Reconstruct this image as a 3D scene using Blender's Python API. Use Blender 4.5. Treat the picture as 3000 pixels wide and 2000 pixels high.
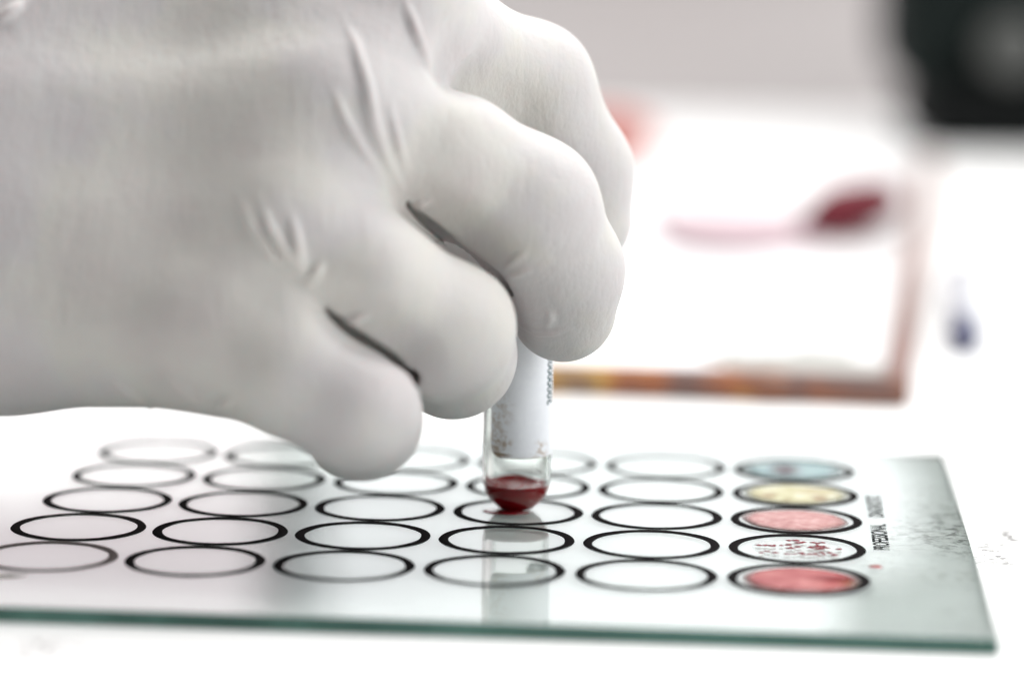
import bpy, bmesh, math, random
import numpy as np
from mathutils import Matrix, Vector

random.seed(7)
sc = bpy.context.scene
col = sc.collection
for o in list(bpy.data.objects):
    bpy.data.objects.remove(o)
MM = 0.001
PLATE_T = 2.5          # plate thickness, mm; the table top is z = 0

# ------------------------------------------------------------------ camera
F_PX = 9161.9          # focal length in units of a 3000 pixel wide frame
CAM_ROT = (1.42299512, -0.01350409, 0.08158032)
CAM_LOC = np.array([40.823, -529.743, 108.921 + PLATE_T])      # mm
cd = bpy.data.cameras.new('camera')
cd.sensor_width = 36.0
cd.lens = F_PX / 3000 * 36.0
cd.clip_start = 0.01
cd.clip_end = 50
cd.dof.use_dof = True
cd.dof.focus_distance = 0.523
cd.dof.aperture_fstop = 6.2
cam = bpy.data.objects.new('camera', cd)
cam.location = [c * MM for c in CAM_LOC]
cam.rotation_euler = CAM_ROT
col.objects.link(cam)
sc.camera = cam

# ------------------------------------------------------------------ ambient room light, lamps, exposure
w = bpy.data.worlds.new('World')
sc.world = w
w.use_nodes = True
w.node_tree.nodes['Background'].inputs[0].default_value = (0.98, 0.95, 1.0, 1)
w.node_tree.nodes['Background'].inputs[1].default_value = 0.21

def area(name, loc, target, sx, sy, power, color):
    l = bpy.data.lights.new(name, 'AREA')
    l.shape = 'RECTANGLE'; l.size = sx; l.size_y = sy
    l.energy = power; l.color = color
    o = bpy.data.objects.new(name, l)
    o.location = loc
    d = Vector(target) - Vector(loc)
    o.rotation_euler = d.to_track_quat('-Z', 'Y').to_euler()
    col.objects.link(o)
    return o
area('ceiling_light', (0.05, 0.65, 1.5), (0, 0.1, 0), 2.2, 1.3, 56, (1.0, 0.985, 0.96))
area('window_light', (0.95, 2.3, 0.95), (0.7, 0.0, 0.75), 2.7, 1.5, 22, (0.97, 0.985, 1.0))
area('side_window_light', (1.45, -0.25, 0.75), (0, 0.05, 0.04), 0.9, 0.9, 18, (0.98, 0.99, 1.0))
area('left_fill_light', (-1.2, 2.3, 0.95), (-0.9, 0.0, 0.75), 1.55, 1.5, 12, (1.0, 0.88, 0.91))  # pinkish fill lamp added to lift the plate reflection on the left

sc.view_settings.view_transform = 'Standard'
sc.view_settings.look = 'None'
sc.view_settings.exposure = 0.0
sc.view_settings.gamma = 1.0
sc.cycles.use_denoising = True
sc.cycles.max_bounces = 16
sc.cycles.transparent_max_bounces = 24
sc.cycles.transmission_bounces = 12
sc.cycles.caustics_refractive = True
sc.cycles.caustics_reflective = True
sc.cycles.sample_clamp_indirect = 40.0

# ------------------------------------------------------------------ material helpers
class NT:
    def __init__(s, name):
        s.m = bpy.data.materials.new(name); s.m.use_nodes = True
        s.t = s.m.node_tree; s.t.nodes.clear()
        s.out = s.t.nodes.new('ShaderNodeOutputMaterial')
    def n(s, typ, **kw):
        nd = s.t.nodes.new(typ)
        for k, v in kw.items():
            if k.startswith('_'): setattr(nd, k[1:], v)
            else: nd.inputs[k.replace('__', ' ')].default_value = v
        return nd
    def l(s, a, b): s.t.links.new(a, b)
    def coord(s, kind='Object'):
        return s.n('ShaderNodeTexCoord').outputs[kind]
    def noise(s, scale, detail=4, rough=.55, vec=None, out='Fac'):
        nd = s.n('ShaderNodeTexNoise', Scale=scale, Detail=detail, Roughness=rough)
        s.l(vec if vec is not None else s.coord(), nd.inputs['Vector'])
        return nd.outputs[out]
    def ramp(s, fac, stops, interp='LINEAR'):
        r = s.n('ShaderNodeValToRGB'); r.color_ramp.interpolation = interp
        e = r.color_ramp.elements
        while len(e) < len(stops): e.new(.5)
        for i, (p, c) in enumerate(stops):
            e[i].position = p; e[i].color = c if len(c) == 4 else (*c, 1)
        s.l(fac, r.inputs[0]); return r.outputs[0]
    def mix(s, fac, a, b, blend='MIX'):
        m = s.n('ShaderNodeMix', _data_type='RGBA', _blend_type=blend)
        for v, i in ((fac, 0), (a, 6), (b, 7)):
            if isinstance(v, (int, float)): m.inputs[i].default_value = v
            elif isinstance(v, tuple): m.inputs[i].default_value = v if len(v) == 4 else (*v, 1)
            else: s.l(v, m.inputs[i])
        return m.outputs[2]
    def math(s, op, a, b=0.0, clamp=False):
        m = s.n('ShaderNodeMath', _operation=op, _use_clamp=clamp)
        for v, i in ((a, 0), (b, 1)):
            if isinstance(v, (int, float)): m.inputs[i].default_value = v
            else: s.l(v, m.inputs[i])
        return m.outputs[0]
    def spot(s, centre, radius, soft=.5, scale=(1, 1, 1)):
        """1 inside an ellipsoid round centre (object space), 0 outside"""
        v = s.n('ShaderNodeVectorMath', _operation='SUBTRACT'); s.l(s.coord(), v.inputs[0]); v.inputs[1].default_value = centre
        v2 = s.n('ShaderNodeVectorMath', _operation='MULTIPLY'); s.l(v.outputs[0], v2.inputs[0]); v2.inputs[1].default_value = scale
        le = s.n('ShaderNodeVectorMath', _operation='LENGTH'); s.l(v2.outputs[0], le.inputs[0])
        mr = s.n('ShaderNodeMapRange', _interpolation_type='SMOOTHSTEP')
        mr.inputs[1].default_value = radius; mr.inputs[2].default_value = radius * (1 - soft)
        mr.inputs[3].default_value = 0; mr.inputs[4].default_value = 1
        s.l(le.outputs['Value'], mr.inputs[0]); return mr.outputs[0]
    def bump(s, h, strength, dist):
        b = s.n('ShaderNodeBump', Strength=strength, Distance=dist); s.l(h, b.inputs['Height']); return b.outputs[0]
    def pbsdf(s, color=(.8, .8, .8), rough=.5, **kw):
        p = s.n('ShaderNodeBsdfPrincipled')
        if isinstance(color, tuple): p.inputs['Base Color'].default_value = (*color[:3], 1)
        else: s.l(color, p.inputs['Base Color'])
        if isinstance(rough, (int, float)): p.inputs['Roughness'].default_value = rough
        else: s.l(rough, p.inputs['Roughness'])
        for k, v in kw.items():
            k = k.replace('__', ' ')
            if hasattr(v, 'links') or isinstance(v, bpy.types.NodeSocket): s.l(v, p.inputs[k])
            else: p.inputs[k].default_value = v
        return p
    def done(s, sh):
        s.l(sh.outputs[0] if hasattr(sh, 'outputs') else sh, s.out.inputs[0]); return s.m

def simple(name, color, rough=.5, var=.08, nscale=200, **kw):
    t = NT(name)
    f = t.noise(nscale, 5)
    d = tuple(max(0, c * (1 - var * 2)) for c in color)
    u = tuple(min(1, c * (1 + var)) for c in color)
    c = t.ramp(f, [(.3, d), (.7, u)])
    return t.done(t.pbsdf(c, rough, **kw))

M = {}
# table: white laminate with faint dirt
t = NT('white_table_top')
f1 = t.noise(9, 6, .6); f2 = t.noise(420, 3, .7); f3 = t.noise(55, 4, .6)
base = t.ramp(f1, [(.3, (.80, .81, .81)), (.65, (.86, .865, .86))])
speck = t.math('MULTIPLY', t.ramp(f2, [(.50, (0, 0, 0)), (.60, (1, 1, 1))]), t.ramp(f3, [(.30, (0, 0, 0)), (.45, (1, 1, 1))]))
near = t.math('ADD', t.spot((.090, -.004, 0), .034, .7), t.math('ADD', t.spot((.098, .07, 0), .03, .8), t.spot((-.062, -.096, 0), .011, .9)))
base = t.mix(t.math('MULTIPLY', t.math('MULTIPLY', speck, near, True), .95), base, (.16, .155, .15))
M['table'] = t.done(t.pbsdf(base, .42))
# wall behind
t = NT('grey_wall')
f1 = t.noise(1.6, 3)
M['wall'] = t.done(t.pbsdf(t.ramp(f1, [(.35, (.35, .315, .315)), (.65, (.35, .335, .335))]), .8))

# plate glass: clear, faintly green through its depth, a little rubbed towards the right-hand end
t = NT('plate_glass')
sm = t.noise(45, 5, .6); sc2 = t.noise(420, 5, .7)
smudge = t.math('MULTIPLY', t.ramp(sm, [(.44, (0, 0, 0)), (.66, (1, 1, 1))]), t.ramp(sc2, [(.46, (0, 0, 0)), (.66, (1, 1, 1))]))
gl = t.pbsdf((1, 1, 1), 0.0, Transmission__Weight=1.0, IOR=1.5)
df = t.n('ShaderNodeBsdfDiffuse'); df.inputs[0].default_value = (.25, .26, .24, 1)
edge = t.math('ADD', t.spot((.080, -.01, 0), .030, .9, (1, .28, 1)), .04, True)
mx2 = t.n('ShaderNodeMixShader'); t.l(t.math('MULTIPLY', t.math('MULTIPLY', smudge, edge), .6), mx2.inputs[0]); t.l(gl.outputs[0], mx2.inputs[1]); t.l(df.outputs[0], mx2.inputs[2])
va = t.n('ShaderNodeVolumeAbsorption', Density=30.0); va.inputs[0].default_value = (.45, .86, .74, 1)
t.l(va.outputs[0], t.out.inputs['Volume'])
M['plate'] = t.done(mx2)
t = NT('plate_ground_edge')
f = t.noise(40, 4, .6)
c = t.ramp(f, [(.3, (.010, .045, .033)), (.55, (.02, .085, .062)), (.75, (.06, .20, .155))])
M['plate_edge'] = t.done(t.pbsdf(c, .45, Transmission__Weight=.5, IOR=1.5, Specular__IOR__Level=.2))

def ring_mat(name, dark, worn, amount):  # worn: the lighter tone that the noise mixes in
    t = NT(name)
    f = t.noise(260, 5, .7); g = t.noise(70, 3)
    c = t.ramp(t.math('ADD', t.math('MULTIPLY', f, .5), t.math('MULTIPLY', g, .5)), [(.5 - amount, dark), (.75 - amount * .5, dark), (.95 - amount * .6, worn)])
    b = t.n('ShaderNodeBsdfDiffuse'); t.l(c, b.inputs[0])
    return t.done(b)
M['ring'] = ring_mat('black_enamel', (.016, .0145, .015), (.07, .065, .062), .05)
M['ring_pale'] = ring_mat('pale_enamel', (.22, .19, .185), (.60, .57, .55), .25)  # lighter grey all round, for the front left ring
M['ring_half'] = ring_mat('part_pale_enamel', (.025, .022, .022), (.26, .24, .23), .14)  # dark with lighter grey patches, for its two neighbours
M['ink'] = simple('black_print', (.012, .012, .014), .7, .3, 900, Specular__IOR__Level=0.0)

# ------------------------------------------------------------------ geometry helpers
def link(name, me, mat=None, parent=None, loc=(0, 0, 0), rot=(0, 0, 0)):
    o = bpy.data.objects.new(name, me)
    if mat is not None and me is not None:
        mats = mat if isinstance(mat, (list, tuple)) else [mat]
        if not me.materials:
            for m in mats: me.materials.append(m)
    o.location = loc; o.rotation_euler = rot
    if parent is not None: o.parent = parent
    col.objects.link(o)
    return o
def tag(o, label=None, cat=None, group=None, kind=None):
    if label: o['label'] = label
    if cat: o['category'] = cat
    if group: o['group'] = group
    if kind: o['kind'] = kind
    return o
def mesh(name, v, f, smooth=False):
    me = bpy.data.meshes.new(name)
    me.from_pydata([tuple(p) for p in v], [], [tuple(q) for q in f])
    me.validate(); me.update()
    if smooth: me.polygons.foreach_set('use_smooth', [True] * len(me.polygons))
    return me
def box(name, x0, x1, y0, y1, z0, z1, bevel=0, seg=2, mm=True):
    k = MM if mm else 1
    bm = bmesh.new(); bmesh.ops.create_cube(bm, size=1)
    for v in bm.verts:
        v.co = ((x0 + (v.co.x + .5) * (x1 - x0)) * k, (y0 + (v.co.y + .5) * (y1 - y0)) * k, (z0 + (v.co.z + .5) * (z1 - z0)) * k)
    if bevel: bmesh.ops.bevel(bm, geom=bm.edges[:], offset=bevel * k, segments=seg, profile=.5, affect='EDGES')
    me = bpy.data.meshes.new(name); bm.to_mesh(me); bm.free()
    if bevel and seg > 1: me.polygons.foreach_set('use_smooth', [True] * len(me.polygons))
    return me
def lathe(name, prof, n=64, smooth=True, cap=False):
    """prof: (r, z) in mm, revolved round z"""
    v, f = [], []
    rows = []
    for r, z in prof:
        if r < 1e-6:
            rows.append([len(v)]); v.append((0, 0, z * MM))
        else:
            rows.append(list(range(len(v), len(v) + n)))
            for i in range(n):
                a = 2 * math.pi * i / n
                v.append((r * math.cos(a) * MM, r * math.sin(a) * MM, z * MM))
    for A, B in zip(rows[:-1], rows[1:]):
        for i in range(n):
            j = (i + 1) % n
            if len(A) == 1 and len(B) == 1: continue
            if len(A) == 1: f.append((A[0], B[j], B[i]))
            elif len(B) == 1: f.append((A[i], A[j], B[0]))
            else: f.append((A[i], A[j], B[j], B[i]))
    me = mesh(name, v, f, smooth)
    bm = bmesh.new(); bm.from_mesh(me); bmesh.ops.recalc_face_normals(bm, faces=bm.faces[:]); bm.to_mesh(me); bm.free()
    return me
def blob(name, rx, ry, h, seed, n=40, rough=.12, rings=6):
    """a flat-bottomed pool or drop with an uneven outline, mm"""
    rnd = random.Random(seed)
    ph = [(k, rnd.uniform(0, 6.28), rnd.uniform(.3, 1) / k) for k in range(2, 7)]
    out = [1 + rough * sum(a * math.sin(k * 2 * math.pi * i / n + p) for k, p, a in ph) for i in range(n)]
    v = [(0, 0, h * MM)]; f = []
    for j in range(1, rings + 1):
        s = j / rings
        z = h * math.sqrt(max(0, 1 - s ** 2.6))
        for i in range(n):
            a = 2 * math.pi * i / n; q = 1 + (out[i] - 1) * s
            v.append((rx * s * q * math.cos(a) * MM, ry * s * q * math.sin(a) * MM, z * MM))
    for i in range(n):
        f.append((0, 1 + i, 1 + (i + 1) % n))
    for j in range(rings - 1):
        for i in range(n):
            a, b = 1 + j * n + i, 1 + j * n + (i + 1) % n
            f.append((a, a + n, b + n, b))
    f.append(tuple(1 + (rings - 1) * n + i for i in reversed(range(n))))
    return mesh(name, v, f, True)

# ------------------------------------------------------------------ the setting
tm = box('table', -1400, 1400, -700, 1120, -30, 0)
tag(link('table', tm, M['table']), 'white laminate table top with faint dirt marks', 'table', kind='structure')
prof = [(1117, -5)] + [(970 + 147 * math.sin(math.radians(a)), .5 + 120 * (1 - math.cos(math.radians(a)))) for a in range(0, 91, 6)] + [(1119, 121), (1150, 121), (1150, -5)]
v = [(x * MM, y * MM, z * MM) for x in (-1400, 1400) for y, z in prof]; n = len(prof)
f = [(i, (i + 1) % n, n + (i + 1) % n, n + i) for i in range(n)] + [tuple(range(n))[::-1], tuple(range(n, 2 * n))]
wm = mesh('back_ledge', v, f)
tag(link('back_ledge', wm, M['wall']), 'blurred grey upstand curving up at the back of the table', 'ledge', kind='structure')

# ------------------------------------------------------------------ glass plate with 30 rings
Z = PLATE_T
plate = link('glass_plate', None)
tag(plate, 'clear glass test plate with black rings and green cut edge', 'plate')
X0, X1, Y0, Y1 = -100, 76.8, -81, 66.5
top = link('pane', box('pane', X0, X1, Y0, Y1, -.05, Z, .25, 2), [M['plate'], M['plate_edge']], plate)
for p in top.data.polygons:
    p.use_smooth = False
    if abs(p.normal.z) < .9: p.material_index = 1
SX, SY, RO, RI = 24.0, 23.1474, 11.31, 9.7
def ring_mesh(seed):
    rnd = random.Random(seed); n = 72; v = []; f = []
    ph = [rnd.uniform(0, 6.28) for _ in range(4)]
    for i in range(n):
        a = 2 * math.pi * i / n
        wob = .05 * math.sin(3 * a + ph[0]) + .04 * math.sin(7 * a + ph[1]); wi = .06 * math.sin(4 * a + ph[2]) + .05 * math.sin(9 * a + ph[3])
        for r, z in ((RI + wi, 0.002), (RI + .12 + wi, .13), (RO - .12 + wob, .13), (RO + wob, 0.002)):
            v.append((r * math.cos(a) * MM, r * math.sin(a) * MM, z * MM))
    for i in range(n):
        j = (i + 1) % n
        for k in range(3): f.append((i * 4 + k, i * 4 + k + 1, j * 4 + k + 1, j * 4 + k))
    return mesh('ring', v, f, True)
rms = [ring_mesh(s) for s in range(5)]
RS = {}
for r in range(1, 6):
    for c in range(1, 7):
        m = M['ring']
        if (r, c) == (1, 1): m = M['ring_pale']
        elif (r, c) in ((2, 1), (1, 2)): m = M['ring_half']
        me = rms[(r * 7 + c) % 5].copy()
        o = link('ring', me, m, plate, ((c - 4) * SX * MM, (r - 3) * SY * MM, Z * MM), (0, 0, random.uniform(0, 6.28)))
        RS[(r, c)] = o
def text(word, x, y, length, height, name='printed_text'):
    cu = bpy.data.curves.new(name, 'FONT'); cu.body = word; cu.size = 1; cu.extrude = 0.004; cu.offset = .02
    o = link(name, None); bpy.data.objects.remove(o)
    o = bpy.data.objects.new(name, cu); col.objects.link(o)
    bpy.context.view_layer.update()
    me = bpy.data.meshes.new_from_object(o.evaluated_get(bpy.context.evaluated_depsgraph_get()))
    bpy.data.objects.remove(o)
    xs = [v.co.x for v in me.vertices]; ys = [v.co.y for v in me.vertices]
    x0, x1, y0, y1 = min(xs), max(xs), min(ys), max(ys)
    for v in me.vertices:
        v.co = ((v.co.x - x0) / (x1 - x0) * length * MM, (v.co.y - y0) / (y1 - y0) * height * MM, (.02 + v.co.z) * MM)
    return me
for wd, y, ln in (('PROFESSIONAL', -22.0, 21.0), ('DIAGNOSTIC', 4.8, 20.0)):
    link('printed_text', text(wd, 0, y, ln, 2.8), M['ink'], plate, (63.3 * MM, y * MM, Z * MM), (0, 0, math.pi / 2))

# ------------------------------------------------------------------ sample pools in the right-hand column
def pool_mat(name, cols, alpha, scale=300, rough=.12, spots=(), fade=.0103):
    t = NT(name)
    f = t.noise(scale, 6, .7)
    c = t.ramp(f, [(.32 + .36 * i / (len(cols) - 1), k) for i, k in enumerate(cols)])
    for cen, rad, colr, s, wgt in spots:
        c = t.mix(t.math('MULTIPLY', t.spot(cen, rad, .8, s), wgt), c, colr)
    df = t.n('ShaderNodeBsdfDiffuse'); t.l(c, df.inputs[0])
    gl = t.n('ShaderNodeBsdfGlossy', Roughness=rough); tp = t.n('ShaderNodeBsdfTransparent')
    m1 = t.n('ShaderNodeMixShader'); m1.inputs[0].default_value = .08; t.l(df.outputs[0], m1.inputs[1]); t.l(gl.outputs[0], m1.inputs[2])
    m2 = t.n('ShaderNodeMixShader')
    thin = t.math('ADD', t.spot((0, 0, 0), fade, .38), t.math('MULTIPLY', t.math('SUBTRACT', t.noise(350, 4, .6), .5), .6), True)      # the fluid thins out towards its edge
    t.l(t.math('MULTIPLY', thin, alpha), m2.inputs[0]); t.l(tp.outputs[0], m2.inputs[1]); t.l(m1.outputs[0], m2.inputs[2])
    return t.done(m2)
P1 = lambda x: x * MM
M['blood_pool'] = pool_mat('diluted_blood', [(.28, .055, .062), (.38, .11, .11), (.50, .20, .19)], .94, 110,
                           spots=[((.0064, -.0002, 0), .0072, (.14, .006, .008), (1, 2.6, 1), .95), ((.0082, -.0022, 0), .003, (.36, .22, .10), (1, 1.6, 1), .5)])
M['pink_pool'] = pool_mat('pink_suspension', [(.39, .18, .175), (.47, .26, .25), (.56, .37, .35)], .92, 420)
M['yellow_pool'] = pool_mat('yellow_suspension', [(.34, .30, .17), (.50, .48, .31), (.60, .595, .50)], .92, 210,
                            spots=[((-.0048, -.003, 0), .0022, (.24, .14, .08), (1, .8, 1), .7), ((.0042, -.0038, 0), .0024, (.22, .12, .08), (1, .7, 1), .7), ((.0035, .002, 0), .0035, (.30, .18, .10), (.7, 1.6, 1), .5)])
M['blue_pool'] = pool_mat('blue_reagent', [(.15, .21, .22), (.28, .39, .40), (.42, .47, .48)], .9, 190,
                          spots=[((-.0016, -.001, 0), .0042, (.10, .05, .06), (1, .6, 1), .95)])
M['clear_pool'] = pool_mat('clear_fluid', [(.80, .78, .78), (.86, .84, .84), (.9, .88, .88)], .08, 300)
M['clump'] = simple('blood_clump', (.24, .014, .024), .6, .3, 2000, Specular__IOR__Level=.1)
M['blood_drop'] = simple('blood', (.20, .006, .010), .12, .2, 900)
M['pale_drop'] = simple('dried_blood', (.42, .10, .10), .3, .2, 1500)

def cell(r, c): return ((c - 4) * SX, (r - 3) * SY)
def pool(name, r, c, rx, ry, h, mat, label, seed, dx=0, dy=0):
    x, y = cell(r, c)
    o = link(name, blob(name, rx, ry, h, seed), mat, None, ((x + dx) * MM, (y + dy) * MM, (Z + .012) * MM))
    return tag(o, label, 'sample', 'test samples in the right-hand ring column')
pool('blood_sample', 1, 6, 9.1, 9.2, .4, M['blood_pool'], 'red blood pool filling the nearest ring of the right-hand column', 3, .35, -.3)
cl = pool('clumped_sample', 2, 6, 7.9, 8.2, .3, M['clear_pool'], 'clear fluid with dark red clotted clumps in second-nearest right-hand ring', 5, .2, -.4)
pool('pink_sample', 3, 6, 9.1, 9.2, .3, M['pink_pool'], 'pale pink cloudy pool in the middle ring of right-hand column', 11, -.2, -.2)
pool('yellow_sample', 4, 6, 9.0, 9.2, .3, M['yellow_pool'], 'pale yellow pool with brownish flecks in a right-hand ring', 8, .1, -.2)
pool('blue_sample', 5, 6, 9.2, 9.3, .3, M['blue_pool'], 'light blue pool with dark spot in the farthest right-hand ring', 14, -.1, 0)
rnd = random.Random(21)
for (cx, cy, n, sp) in ((-4.6, 1.2, 7, 1.1), (-4.4, -4.4, 6, 1.3), (2.1, .6, 9, 1.5), (2.2, -4.6, 9, 1.4), (4.4, 1.0, 6, 1.0), (4.6, -3.8, 5, 1.0), (-1.0, -.2, 3, .8), (-.8, -5.4, 3, .6), (-.6, 4.4, 4, 1.3), (6.4, .1, 1, .3), (-3, 5.0, 2, 1.5), (3.6, 4.2, 2, 1.2)):
    for k in range(n):
        s = rnd.uniform(.25, .6)
        link('clump', blob('clump', s * rnd.uniform(.9, 1.7), s, .12, rnd.randint(0, 9999), 12, .35, 2), M['clump'], cl,
             ((cx + rnd.gauss(0, sp)) * MM, (cy + rnd.gauss(0, sp * .55)) * MM, .26 * MM), (0, 0, rnd.uniform(-.6, .6)))
d = link('stray_droplet', blob('stray_droplet', 1.15, 1.0, .25, 4, 20, .08, 3), M['pale_drop'], None, (60.4 * MM, -35.2 * MM, (Z + .01) * MM))
tag(d, 'tiny dull red droplet on the glass between two right-hand rings', 'droplet')
M['smear'] = pool_mat('brownish_smear', [(.30, .26, .16), (.38, .33, .22)], .4, 500, .4, fade=.006)
d = link('dried_smear', blob('dried_smear', 4.2, 1.5, .05, 31, 28, .25, 3), M['smear'], None, (-76 * MM, -61.5 * MM, (Z + .01) * MM), (0, 0, .25))
tag(d, 'faint brownish smear on the glass near the front left ring', 'smear')
d = link('blood_smear', blob('blood_smear', 4.1, 2.6, .22, 9, 28, .2, 4), M['blood_drop'], None, (-2.2 * MM, -.2 * MM, (Z + .01) * MM))
tag(d, 'dark red blood smear on the glass under the tube end', 'droplet')

# ------------------------------------------------------------------ glass tube with blood and paper label
TUBE = (-0.55, 2.4)                      # foot of the tube on the plate, mm
tube = link('sample_tube', None, None, None, (TUBE[0] * MM, TUBE[1] * MM, (Z + .26) * MM), (0, math.radians(.2), 0))
tag(tube, 'small clear glass tube with white label and blood, held upright', 'tube')
t = NT('tube_glass')
M['tube_glass'] = t.done(t.pbsdf((.965, .975, .96), .02, Transmission__Weight=1.0, IOR=1.47))
RT, RIN, LEN = 5.95, 5.45, 56.0
outer = [(0, 0), (2.6, .02), (3.2, .25)]
for i in range(1, 13):
    a = math.radians(28 + i * 62 / 12)
    outer.append((RT * math.sin(a) if i < 12 else RT, 5.6 - 6.2 * math.cos(a) if i < 12 else 5.9))
outer = [q for q in outer if q[1] >= 0]
rim = [(RT, LEN), (RT - .2, LEN + .3), (RIN + .2, LEN + .3), (RIN, LEN)]
inner = [(RIN, 5.9)]
for i in range(1, 12):
    a = math.radians(90 - i * 6)
    z = 5.7 - 5.85 * math.cos(a)
    if z > .36: inner.append((RIN * math.sin(a), z))
inner += [(1.6, .36), (0, .35)]
link('glass_body', lathe('glass_body', outer + rim + inner, 96), M['tube_glass'], tube)
# blood fill: reaches a hair into the wall so that no air film shows
t = NT('tube_blood')
M['tube_blood'] = t.done(t.pbsdf((.33, .002, .006), .25, Specular__IOR__Level=.25))
FILL = 4.45
bp = [(0, .30), (1.6, .31)] + [(r + .06, z - .04) for r, z in reversed(inner[1:-2]) if z < FILL]
bp += [(RIN + .03, FILL), (RIN - .15, FILL - .05), (RIN - .5, FILL - .45), (RIN - 1.2, FILL - .75), (2.2, FILL - .85), (0, FILL - .85)]
bl = link('blood_fill', lathe('blood_fill', bp, 72), M['tube_blood'], tube)
for v in bl.data.vertices:               # it has run up the wall on the left, and is lumpy
    if v.co.z > (FILL - .9) * MM:
        a = math.atan2(v.co.y, v.co.x); rr = math.hypot(v.co.x, v.co.y) / (RIN * MM)
        v.co.z += MM * rr * (1.2 * math.exp(-((abs(a) - math.pi) / .35) ** 2) + 0.35 * math.exp(-((a - 2.0) / .5) ** 2) + .05 * math.sin(5 * a))
# paper label wrapped round the glass
RL = RT + .06
def wrapped(name, a0, a1, z0, z1, rad, corner=2.2, n=56, m=40):
    v, f = [], []
    wid = (a1 - a0) * rad
    for j in range(m + 1):
        z = z0 + (z1 - z0) * j / m
        ins = 0
        if z - z0 < corner: ins = corner - math.sqrt(max(0, corner ** 2 - (corner - (z - z0)) ** 2))
        for i in range(n + 1):
            s = ins + (wid - 2 * ins) * i / n
            a = a0 + s / rad
            v.append((rad * math.cos(a) * MM, rad * math.sin(a) * MM, z * MM))
    for j in range(m):
        for i in range(n):
            a = j * (n + 1) + i; f.append((a, a + 1, a + n + 2, a + n + 1))
    return mesh(name, v, f, True)
t = NT('paper_label')
g1 = t.noise(900, 4, .7); g2 = t.noise(700, 5, .75)
c = t.ramp(g1, [(.35, (.84, .86, .90)), (.7, (.88, .90, .93))])
st = t.ramp(g2, [(.47, (0, 0, 0)), (.60, (1, 1, 1))])
band = t.math('ADD', t.spot((-.0030, -.0052, .0124), .0042, .8, (1, 1, 1.3)), t.math('ADD', t.spot((-.0040, -.0045, .018), .0052, .9), t.spot((.0045, -.004, .0108), .0028, .8)), True)
c = t.mix(t.math('MULTIPLY', t.math('MULTIPLY', st, band), .9), c, (.42, .31, .21))
M['label'] = t.done(t.pbsdf(c, .6))
A0, A1 = math.radians(-134), math.radians(75)
LZ0 = 9.85
lab = link('paper_label', wrapped('paper_label', A0, A1, LZ0, 50, RL), M['label'], tube)
M['label_ink'] = simple('label_ink_green', (.03, .12, .13), .6, .2, 900)
M['label_ink2'] = simple('label_ink_violet', (.05, .03, .12), .6, .2, 900)
M['label_edge'] = simple('label_dirty_edge', (.40, .31, .22), .7, .3, 1500)
link('label_edge', wrapped('label_edge', A0, A1, LZ0 - .10, LZ0 + 2.0, RL - .03, 2.25), M['label_edge'], lab)
def wrap_text(word, length, height, ang, z, mat):
    """a line of print running up the tube, wrapped to its curve"""
    me = text(word, 0, 0, length, height)
    for v in me.vertices:
        s, h = v.co.x / MM, v.co.y / MM
        a = ang - h / RL
        v.co = ((RL + .03) * math.cos(a) * MM, (RL + .03) * math.sin(a) * MM, (z + s) * MM)
    link('label_print', me, mat, lab)
wrap_text('200000027', 9.8, 2.1, math.radians(-9), 18.7, M['label_ink'])
wrap_text('IIBIIS', 5.0, 1.6, math.radians(-112), 22.5, M['label_ink2'])

# ------------------------------------------------------------------ gloved hand: one continuous surface
# joints are laid out in the camera's axes as (u, v, distance mm, radius mm) and turned into millimetres
def J(u, v, d): return np.array([(u - 1500) / F_PX * d, -(v - 1000) / F_PX * d, -d], dtype=np.float32)
def cone(p, a, b, ra, rb):
    """distance to a capsule that tapers from ra at a to rb at b"""
    ba = b - a; l2 = float(ba @ ba); rr = ra - rb; a2 = l2 - rr * rr; il2 = 1.0 / l2
    pa = p - a; y = pa @ ba; z = y - l2
    x2 = ((pa * l2 - y[:, None] * ba) ** 2).sum(1)
    y2 = y * y * l2; z2 = z * z * l2
    k = np.sign(rr) * rr * rr * x2
    out = (np.sqrt(x2 * a2 * il2) + y * rr) * il2 - ra
    c1 = np.sign(z) * a2 * z2 > k
    c2 = np.sign(y) * a2 * y2 < k
    out = np.where(c2, np.sqrt(x2 + y2) * il2 - ra, out)
    return np.where(c1, np.sqrt(x2 + z2) * il2 - rb, out)
def smin(a, b, k):
    h = np.clip(.5 + .5 * (b - a) / k, 0, 1)
    return b + (a - b) * h - k * h * (1 - h)
def chain(p, pts, k=2.5):
    r = None
    for (a, b) in zip(pts[:-1], pts[1:]):
        d = cone(p, J(*a[:3]), J(*b[:3]), a[3], b[3])
        r = d if r is None else smin(r, d, k)
    return r
FING = {
 'little': [(640, 935, 494, 12.4), (858, 1075, 488, 10.4), (1046, 1186, 487, 9.6), (1064, 1232, 496, 8.7), (1034, 1268, 503, 7.6)],
 'ring':   [(830, 650, 494, 13), (1080, 840, 493, 11.4), (1300, 960, 500, 10.8), (1328, 1040, 515, 9.7), (1322, 1074, 527, 8.8)],
 'middle': [(985, 340, 499, 13.5), (1280, 470, 506, 12), (1545, 612, 512, 11.4), (1645, 790, 520, 9.8), (1650, 905, 526, 8.9)],
 'index':  [(1130, 0, 508, 13.5), (1310, 165, 527, 11.6), (1552, 252, 541, 10.6), (1692, 500, 551, 9.2), (1708, 648, 552, 8.5)],
 'thumb':  [(250, 500, 545, 15), (800, 600, 562, 14), (1330, 740, 566, 11), (1535, 800, 560, 9)],
}
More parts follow.
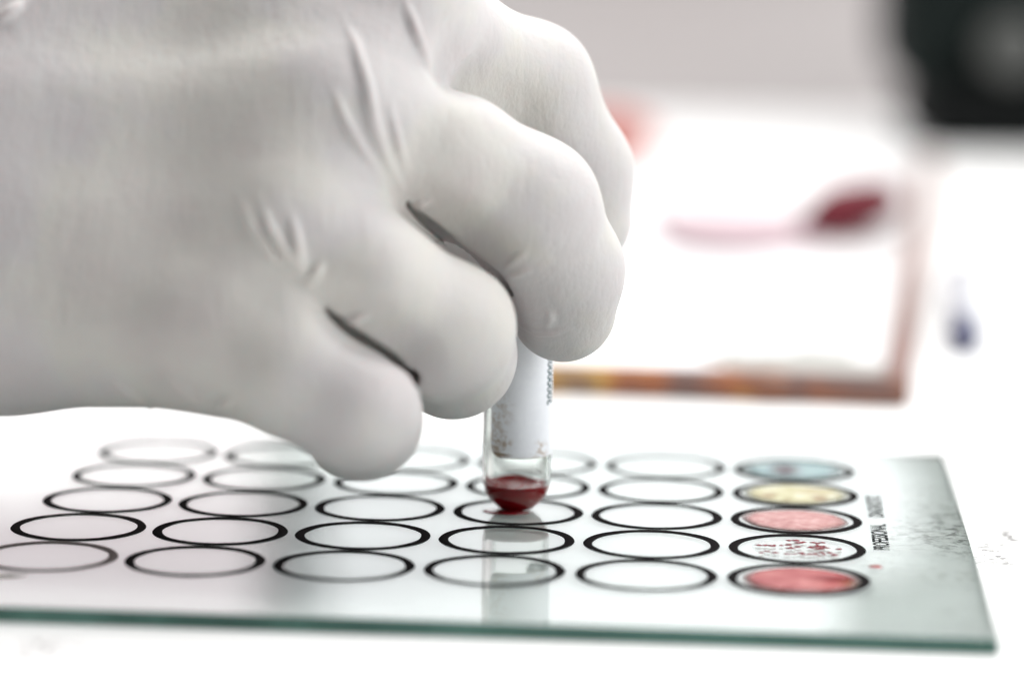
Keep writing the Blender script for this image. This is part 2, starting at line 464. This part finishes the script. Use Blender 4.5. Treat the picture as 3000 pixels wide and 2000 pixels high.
PALM = [
 [(-420, 830, 512, 17), (0, 880, 505, 17), (640, 935, 496, 13.8)],
 [(-420, 620, 505, 18), (830, 655, 496, 13.5)],
 [(-420, 380, 506, 18), (985, 345, 501, 14)],
 [(-420, 160, 512, 18), (1130, 10, 510, 13.5)],
 [(-420, 500, 528, 26), (400, 560, 525, 24), (850, 560, 522, 18)],
 [(640, 935, 496, 12), (830, 655, 497, 12), (985, 345, 502, 12), (1130, 10, 511, 12)],
 [(735, 785, 495, 11), (880, 850, 494, 9.0)],
 [(905, 490, 500, 12), (1050, 530, 504, 9)],
 [(1055, 165, 506, 12), (1170, 195, 515, 9)],
 [(-420, 480, 520, 30), (-1300, 380, 530, 27), (-2600, 250, 550, 33)],
]
def palm(p):
    r = None
    for c in PALM:
        d = chain(p, c, 6)
        r = d if r is None else smin(r, d, 6.5)
    return r
DENT = []     # (centre, radius, depth): shallow hollows on the back of the hand
GROOVE = []   # (list of points, radius): deep folds where one finger presses on the next
RIDGE = []    # (list of points on the surface, radius): stretched folds of the glove
def hand(p, detail=True):
    P = palm(p)
    fs = []
    r = P
    for nme in ('little', 'ring', 'middle', 'index', 'thumb'):
        fd = smin(P, chain(p, FING[nme], 3.5), 6.0 if nme == 'little' else 3.0)
        r = smin(r, fd, .5) if r is not P else fd
    for c, rad, dep in DENT:
        r = r + dep * np.exp(-((p - c) ** 2).sum(1) / (2 * rad * rad))
    if detail:
        for pts, rad in RIDGE:
            lo = np.min(pts, 0) - 6; hi = np.max(pts, 0) + 6
            near = np.all((p > lo) & (p < hi), 1)
            if not near.any(): continue
            q = p[near]; d = None
            for i, (a, b) in enumerate(zip(pts[:-1], pts[1:])):
                t0 = math.sin(math.pi * (i + .15) / (len(pts) - .7)); t1 = math.sin(math.pi * (i + 1.15) / (len(pts) - .7))
                e = cone(q, a, b, rad * max(.25, t0), rad * max(.25, t1) + 1e-3)
                d = e if d is None else np.minimum(d, e)
            r[near] = smin(r[near], d, .65)
        for pts, rad in GROOVE:
            lo = np.min(pts, 0) - 5; hi = np.max(pts, 0) + 5
            near = np.all((p > lo) & (p < hi), 1)
            if not near.any(): continue
            q = p[near]; d = None
            for i, (a, b) in enumerate(zip(pts[:-1], pts[1:])):
                e = cone(q, a, b, rad * min(1, .3 + .18 * i), rad * min(1, .48 + .18 * i) + 1e-3)
                d = e if d is None else np.minimum(d, e)
            r[near] = -smin(-r[near], d, .6)
    return r
def surf(u, v, sink=0.0):
    """where the line of sight through (u, v) meets the hand, sunk a little below the skin"""
    d0 = J(u, v, 1.0); d = 430.0
    for _ in range(60):
        s = float(hand((d0 * d)[None].astype(np.float32), False)[0])
        d += s * .9
        if abs(s) < .02 or d > 650: break
    return (d0 * (d + sink)).astype(np.float32)
for (u, v, rad, dep) in ((551, 180, 9, 3.2), (500, 560, 8, 3.0), (250, 230, 8, 1.0), (330, 560, 9, .8), (120, 480, 7, 1.0), (790, 130, 10, -1.6), (690, 400, 10, -1.4), (520, 800, 10, -1.0), (1315, 205, 4, 2.6), (1390, 245, 4, 2.8), (1470, 285, 4, 2.4), (1545, 325, 3.5, 1.4),
        (1235, 590, 3, 1.0), (1290, 640, 3.2, 2.0), (1365, 690, 3.2, 2.2), (1435, 738, 3.2, 2.0), (1000, 900, 3, 1.2), (1055, 945, 3.2, 2.0), (1125, 988, 3.2, 2.2), (1195, 1040, 3.2, 2.0)):
    DENT.append((surf(u, v), rad, dep))
def groove(pts, rad, depths):
    q = []
    for (a, b) in zip(pts[:-1], pts[1:]):
        for k in range(3): q.append((a[0] + (b[0] - a[0]) * k / 3, a[1] + (b[1] - a[1]) * k / 3))
    q.append(pts[-1])
    base = [surf(x, y) for x, y in q]
    for dp in depths: GROOVE.append(([b * (1 + dp / float(np.linalg.norm(b))) for b in base], rad))
def ridge(pts, rad, sink=-.35):
    q = []
    for (a, b) in zip(pts[:-1], pts[1:]):
        for k in range(3): q.append((a[0] + (b[0] - a[0]) * k / 3, a[1] + (b[1] - a[1]) * k / 3))
    q.append(pts[-1])
    RIDGE.append(([surf(x, y, sink + .9 * (1 - math.sin(math.pi * (i + .5) / len(q)))) for i, (x, y) in enumerate(q)], rad))
ridge([(1178, -10), (1209, 63), (1240, 154), (1262, 231)], 1.0)
ridge([(1005, 56), (1040, 126), (1075, 245), (1096, 365), (1131, 463), (1178, 555)], 1.0)
ridge([(965, 235), (1012, 351), (1061, 435), (1115, 515)], .7)
ridge([(755, 571), (796, 673), (857, 765), (895, 820)], .8)
ridge([(842, 602), (867, 689), (880, 765), (902, 825)], .75)
ridge([(945, 770), (925, 800), (908, 835)], .7)
ridge([(1010, 952), (1045, 935), (1090, 915)], .7)
ridge([(1212, 612), (1235, 600), (1262, 586)], .7)
ridge([(1475, 790), (1500, 770), (1525, 750), (1548, 728)], .45)
ridge([(1490, 808), (1520, 804), (1555, 790)], .4)
ridge([(1530, 955), (1575, 978), (1625, 975), (1665, 960)], .6)
ridge([(1608, 900), (1612, 935), (1600, 965)], .5)
ridge([(690, 560), (735, 655), (800, 750), (860, 800)], .6)
ridge([(1140, 300), (1165, 400), (1190, 500)], .55)
ridge([(310, 1105), (376, 1150), (440, 1195)], .9)
ridge([(475, 1085), (531, 1140), (610, 1198)], .9)
ridge([(640, 1212), (665, 1185), (690, 1160)], .8)
ridge([(-20, 70), (30, 35), (80, 0)], 1.0)

def surface_net(vox):
    ctrl = [J(*q[:3]) for c in list(FING.values()) + PALM for q in c]
    lo = np.min(ctrl, 0) - 38; hi = np.max(ctrl, 0) + 38
    cs = vox * 5
    nc = np.ceil((hi - lo) / cs).astype(int) + 1
    g = np.stack(np.meshgrid(*[np.arange(k) for k in nc], indexing='ij'), -1).reshape(-1, 3)
    dc = hand((lo + g * cs).astype(np.float32), False).reshape(nc)
    n = (nc - 1) * 5 + 1
    D = np.full(n, 50.0, np.float32)
    D[:] = np.repeat(np.repeat(np.repeat(np.sign(dc), 5, 0)[:n[0]], 5, 1)[:, :n[1]], 5, 2)[:, :, :n[2]] * 50
    band = np.abs(dc) < cs * 1.4 + 2
    bi = np.argwhere(band)
    off = np.stack(np.meshgrid(*[np.arange(-3, 4)] * 3, indexing='ij'), -1).reshape(-1, 3)
    mask = np.zeros(n, bool)
    for of in off:
        q = bi * 5 + of
        ok = np.all((q >= 0) & (q < n), 1); q = q[ok]
        mask[q[:, 0], q[:, 1], q[:, 2]] = True
    idx = np.argwhere(mask)
    for s in range(0, len(idx), 400000):
        q = idx[s:s + 400000]
        D[q[:, 0], q[:, 1], q[:, 2]] = hand((lo + q * vox).astype(np.float32))
    S = D < 0
    cells = np.zeros(n - 1, np.int8)
    cor = [(i, j, k) for i in (0, 1) for j in (0, 1) for k in (0, 1)]
    sl = lambda A, c: A[c[0]:A.shape[0] - 1 + c[0], c[1]:A.shape[1] - 1 + c[1], c[2]:A.shape[2] - 1 + c[2]]
    for c in cor: cells += sl(S, c)
    act = (cells > 0) & (cells < 8)
    ids = np.full(n - 1, -1, np.int64); ai = np.argwhere(act); ids[act] = np.arange(len(ai))
    acc = np.zeros((len(ai), 3)); cnt = np.zeros(len(ai))
    for a in cor:
        for ax in range(3):
            if a[ax]: continue
            b = list(a); b[ax] = 1
            da = sl(D, a)[act]; db = sl(D, b)[act]
            cr = (da < 0) != (db < 0)
            tt = np.where(cr, da / np.where(cr, da - db, 1), 0)
            pt = np.tile(np.array(a, float), (len(ai), 1)); pt[:, ax] += tt
            acc[cr] += pt[cr]; cnt[cr] += 1
    V = lo + (ai + acc / cnt[:, None]) * vox
    F = []
    for ax in range(3):
        o1, o2 = [(1, 2), (2, 0), (0, 1)][ax]
        A = S.take(range(0, n[ax] - 1), ax); B = S.take(range(1, n[ax]), ax)
        e = np.argwhere(A != B); e = e[(e[:, o1] > 0) & (e[:, o2] > 0)]
        e = e[(e[:, o1] < n[o1] - 1) & (e[:, o2] < n[o2] - 1)]
        flip = ~S[e[:, 0], e[:, 1], e[:, 2]]
        q = []
        for d1, d2 in ((-1, -1), (0, -1), (0, 0), (-1, 0)):
            c = e.copy(); c[:, o1] += d1; c[:, o2] += d2
            q.append(ids[c[:, 0], c[:, 1], c[:, 2]])
        q = np.stack(q, 1); q[flip] = q[flip][:, ::-1]
        F.append(q[(q >= 0).all(1)])
    F = np.concatenate(F)
    for _ in range(2):            # settle the points on the true surface
        h = .25; p = V.astype(np.float32); d = hand(p)
        G = np.stack([hand(p + np.eye(3, dtype=np.float32)[i] * h) - d for i in range(3)], 1) / h
        G /= np.maximum(np.linalg.norm(G, axis=1, keepdims=True), .3)
        V = V - G * np.clip(d, -.4, .4)[:, None]
    return V, F
groove([(1185, 590), (1226, 628), (1290, 680), (1349, 724), (1410, 764), (1461, 803), (1492, 856)], .95, (.9, 2.2, 3.6, 5.0, 6.4))
groove([(930, 870), (968, 922), (1024, 966), (1094, 1012), (1155, 1053), (1203, 1098), (1231, 1150), (1238, 1205)], .95, (.9, 2.2, 3.6, 5.0, 6.4))
HV, HF = surface_net(0.62)
RM = np.array(cam.rotation_euler.to_matrix())
HV = (HV @ RM.T + CAM_LOC) * MM
hm = bpy.data.meshes.new('gloved_hand')
hm.vertices.add(len(HV)); hm.vertices.foreach_set('co', HV.astype(np.float32).ravel())
hm.loops.add(len(HF) * 4); hm.loops.foreach_set('vertex_index', HF.astype(np.int32).ravel())
hm.polygons.add(len(HF)); hm.polygons.foreach_set('loop_start', np.arange(0, len(HF) * 4, 4, dtype=np.int32))
hm.polygons.foreach_set('loop_total', np.full(len(HF), 4, np.int32))
hm.update(calc_edges=True); hm.validate()
hm.polygons.foreach_set('use_smooth', [True] * len(hm.polygons))
t = NT('latex_glove')
n1 = t.noise(60, 5, .6); n2 = t.noise(1100, 3, .6); n3 = t.noise(32, 4, .6)
mp = t.n('ShaderNodeMapping'); mp.inputs['Scale'].default_value = (1.0, .35, .28); mp.inputs['Rotation'].default_value = (.3, .5, .2); t.l(t.coord(), mp.inputs[0])
wr = t.noise(420, 4, .6, vec=mp.outputs[0])                       # fine stretch wrinkles
c = t.ramp(n3, [(.30, (.54, .505, .505)), (.45, (.56, .54, .535)), (.56, (.585, .57, .535)), (.72, (.555, .525, .505))])
hgt = t.math('ADD', t.math('MULTIPLY', n1, .8), t.math('ADD', t.math('MULTIPLY', n2, .05), t.math('MULTIPLY', wr, .30)))
M['glove'] = t.done(t.pbsdf(c, .52, Subsurface__Weight=.3, Subsurface__Radius=(1.0, .40, .36), Subsurface__Scale=.0016,
                            Specular__IOR__Level=.35, Normal=t.bump(hgt, .4, .0022)))
go = link('gloved_hand', hm, M['glove'])
tag(go, 'hand in white latex glove pinching the glass tube from above', 'hand')

# ------------------------------------------------------------------ tray behind, with its worn rim
tray = link('enamel_tray', None, None, None, (73 * MM, 135 * MM, 0), (0, 0, math.radians(-3.6)))
tag(tray, 'blurred white tray with worn brown rim behind the tube', 'tray')
M['enamel'] = simple('white_enamel', (.84, .84, .845), .3, .02, 8)
t = NT('worn_rim')
f = t.noise(34, 3, .5); g = t.noise(12, 2)
c = t.ramp(f, [(.32, (.15, .125, .12)), (.43, (.20, .11, .09)), (.52, (.38, .13, .05)), (.60, (.55, .33, .09)), (.70, (.20, .13, .12))])
M['rim'] = t.done(t.pbsdf(c, .6))
M['rim_side'] = simple('worn_side_rim', (.24, .135, .115), .6, .3, 25)
TW, TD = 330, 560
link('base', box('base', -TW + 4, -4, 4, TD - 4, .3, 2.0), M['enamel'], tray)
link('rim', box('rim', -TW, 0, 0, 4.4, .2, 6.4, 1.2), M['rim'], tray)
link('rim', box('rim', -5.6, -.1, 4.5, TD - 4.5, .2, 6.4, 1.2), M['rim_side'], tray)
link('rim', box('rim', -TW, 0, TD - 4.4, TD, .2, 5.0, 1.0), M['enamel'], tray)
link('rim', box('rim', -TW, -TW + 4.2, 4.5, TD - 4.5, .2, 5.0, 1.0), M['enamel'], tray)

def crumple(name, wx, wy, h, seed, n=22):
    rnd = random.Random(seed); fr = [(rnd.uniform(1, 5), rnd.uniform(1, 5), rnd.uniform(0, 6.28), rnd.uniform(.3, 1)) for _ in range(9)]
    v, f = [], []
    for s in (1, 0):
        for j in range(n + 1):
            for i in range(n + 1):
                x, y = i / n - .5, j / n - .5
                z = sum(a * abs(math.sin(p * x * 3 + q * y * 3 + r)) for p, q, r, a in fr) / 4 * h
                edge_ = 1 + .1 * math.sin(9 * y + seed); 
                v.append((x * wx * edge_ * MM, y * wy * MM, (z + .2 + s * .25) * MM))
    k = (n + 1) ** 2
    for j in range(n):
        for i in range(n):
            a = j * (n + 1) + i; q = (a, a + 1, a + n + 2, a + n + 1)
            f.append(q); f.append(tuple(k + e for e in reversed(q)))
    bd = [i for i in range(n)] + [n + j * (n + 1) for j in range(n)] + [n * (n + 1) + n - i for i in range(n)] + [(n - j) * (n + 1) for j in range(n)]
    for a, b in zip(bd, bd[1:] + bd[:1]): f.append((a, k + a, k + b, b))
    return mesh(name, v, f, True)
M['shade_sheet'] = simple('grey_shade_sheet', (.36, .36, .34), .9, .06, 60)  # grey sheet added to darken the tray corner, in place of its shadow
tag(link('corner_shade_sheet', crumple('corner_shade_sheet', 34, 40, 2.5, 3), M['shade_sheet'], None, (.050, .158, 2.0 * MM), (0, 0, .3)),
    'added grey crumpled sheet that stands for shade in the front right tray corner', 'shade_sheet')
M['dark_red'] = simple('soaked_cotton', (.15, .007, .018), .8, .25, 120)
M['mauve'] = simple('pale_mauve_cotton', (.44, .335, .365), .9, .1, 100)
M['pale_red'] = simple('pale_red_cotton', (.55, .20, .17), .9, .1, 100)
def lump(name, r, sq, seed, mat, loc, rot=0, tilt=0.0):
    bm = bmesh.new(); bmesh.ops.create_icosphere(bm, subdivisions=3, radius=1)
    rnd = random.Random(seed); ks = [(Vector((rnd.gauss(0, 1), rnd.gauss(0, 1), rnd.gauss(0, 1))).normalized() * rnd.uniform(2, 6), rnd.uniform(0, 6.28)) for _ in range(12)]
    for v in bm.verts:
        q = 1 + .05 * sum(math.sin(k.dot(v.co) + p) for k, p in ks)
        v.co = Vector((v.co.x * r * sq[0], v.co.y * r * sq[1], v.co.z * r * sq[2])) * q * MM
    for v in bm.verts: v.co.z += tilt * v.co.x
    lo = min(v.co.z for v in bm.verts)
    for v in bm.verts: v.co.z -= lo
    me = bpy.data.meshes.new(name); bm.to_mesh(me); bm.free()
    me.polygons.foreach_set('use_smooth', [True] * len(me.polygons))
    return link(name, me, mat, None, [c * MM for c in loc], (0, 0, rot))
tag(lump('cotton_ball', 12, (.95, 2.2, .68), 5, M['dark_red'], (67, 440, 2.0), -.45, .25), 'dark red blood-soaked cotton ball in the white tray', 'cotton ball', 'cotton balls')
tag(lump('cotton_ball', 10, (3.0, 5.0, .2), 6, M['mauve'], (31, 440, 2.0), .05), 'flat pale mauve cotton ball beside the dark red one', 'cotton ball', 'cotton balls')
tag(lump('cotton_ball', 12, (1.3, 1.2, .8), 7, M['pale_red'], (-19, 690, 0), .1), 'blurred pale red cotton ball far back beside the index finger', 'cotton ball', 'cotton balls')

# ------------------------------------------------------------------ pen lying on the table
pen = link('ballpoint_pen', None, None, None, (89.5 * MM, 213 * MM, 4.2 * MM), (0, 0, math.radians(-3)))
tag(pen, 'blurred pale pen with dark blue end lying right of the tray', 'pen')
M['pen_barrel'] = simple('pale_plastic', (.46, .47, .51), .3, .03, 50)
M['pen_blue'] = simple('blue_plastic', (.13, .14, .23), .3, .1, 50)
def along_y(me):
    for v in me.vertices: v.co = (v.co.x, v.co.z, -v.co.y)
    return me
link('end_plug', along_y(lathe('end_plug', [(0, 0), (3.0, .1), (3.9, 1), (4.1, 5), (4.1, 14), (0, 14)], 28)), M['pen_blue'], pen)
link('barrel', along_y(lathe('barrel', [(0, 14.1), (4.0, 14.1), (4.0, 120), (0, 120)], 28)), M['pen_barrel'], pen)
link('tip', along_y(lathe('tip', [(0, 120.1), (3.8, 120.1), (3.4, 130), (1.2, 144), (.6, 149), (0, 149)], 28)), M['pen_blue'], pen)

# ------------------------------------------------------------------ black instrument in the far corner
ins = link('laboratory_instrument', None, None, None, (118 * MM, 775 * MM, 0), (0, 0, math.radians(4)))
tag(ins, 'dark blurred laboratory instrument with grey knob at upper right', 'instrument')
M['black_metal'] = simple('black_lacquer', (.003, .004, .004), .7, .2, 30, Specular__IOR__Level=.1)
M['teal_metal'] = simple('dark_teal_lacquer', (.007, .012, .011), .75, .15, 20, Specular__IOR__Level=.15)
M['grey_metal'] = simple('grey_metal', (.07, .073, .068), .5, .05, 60)
link('base', box('base', -12, 160, 0, 110, 0, 26, 11, 4), M['black_metal'], ins)
link('pillar', box('pillar', -22, 160, 20, 120, 20, 150, 24, 5), M['teal_metal'], ins)
link('column', box('column', 2, 160, 30, 118, 150.2, 205, 6, 3), M['teal_metal'], ins)
link('head', box('head', -30, 160, 12, 124, 205.2, 330, 10, 3), M['teal_metal'], ins)
kn = link('knob', along_y(lathe('knob', [(0, 0), (11, .2), (13, 2), (13, 14), (10, 15), (10, 20), (0, 20)], 40)), M['grey_metal'], ins, (26 * MM, 5.5 * MM, 43 * MM))
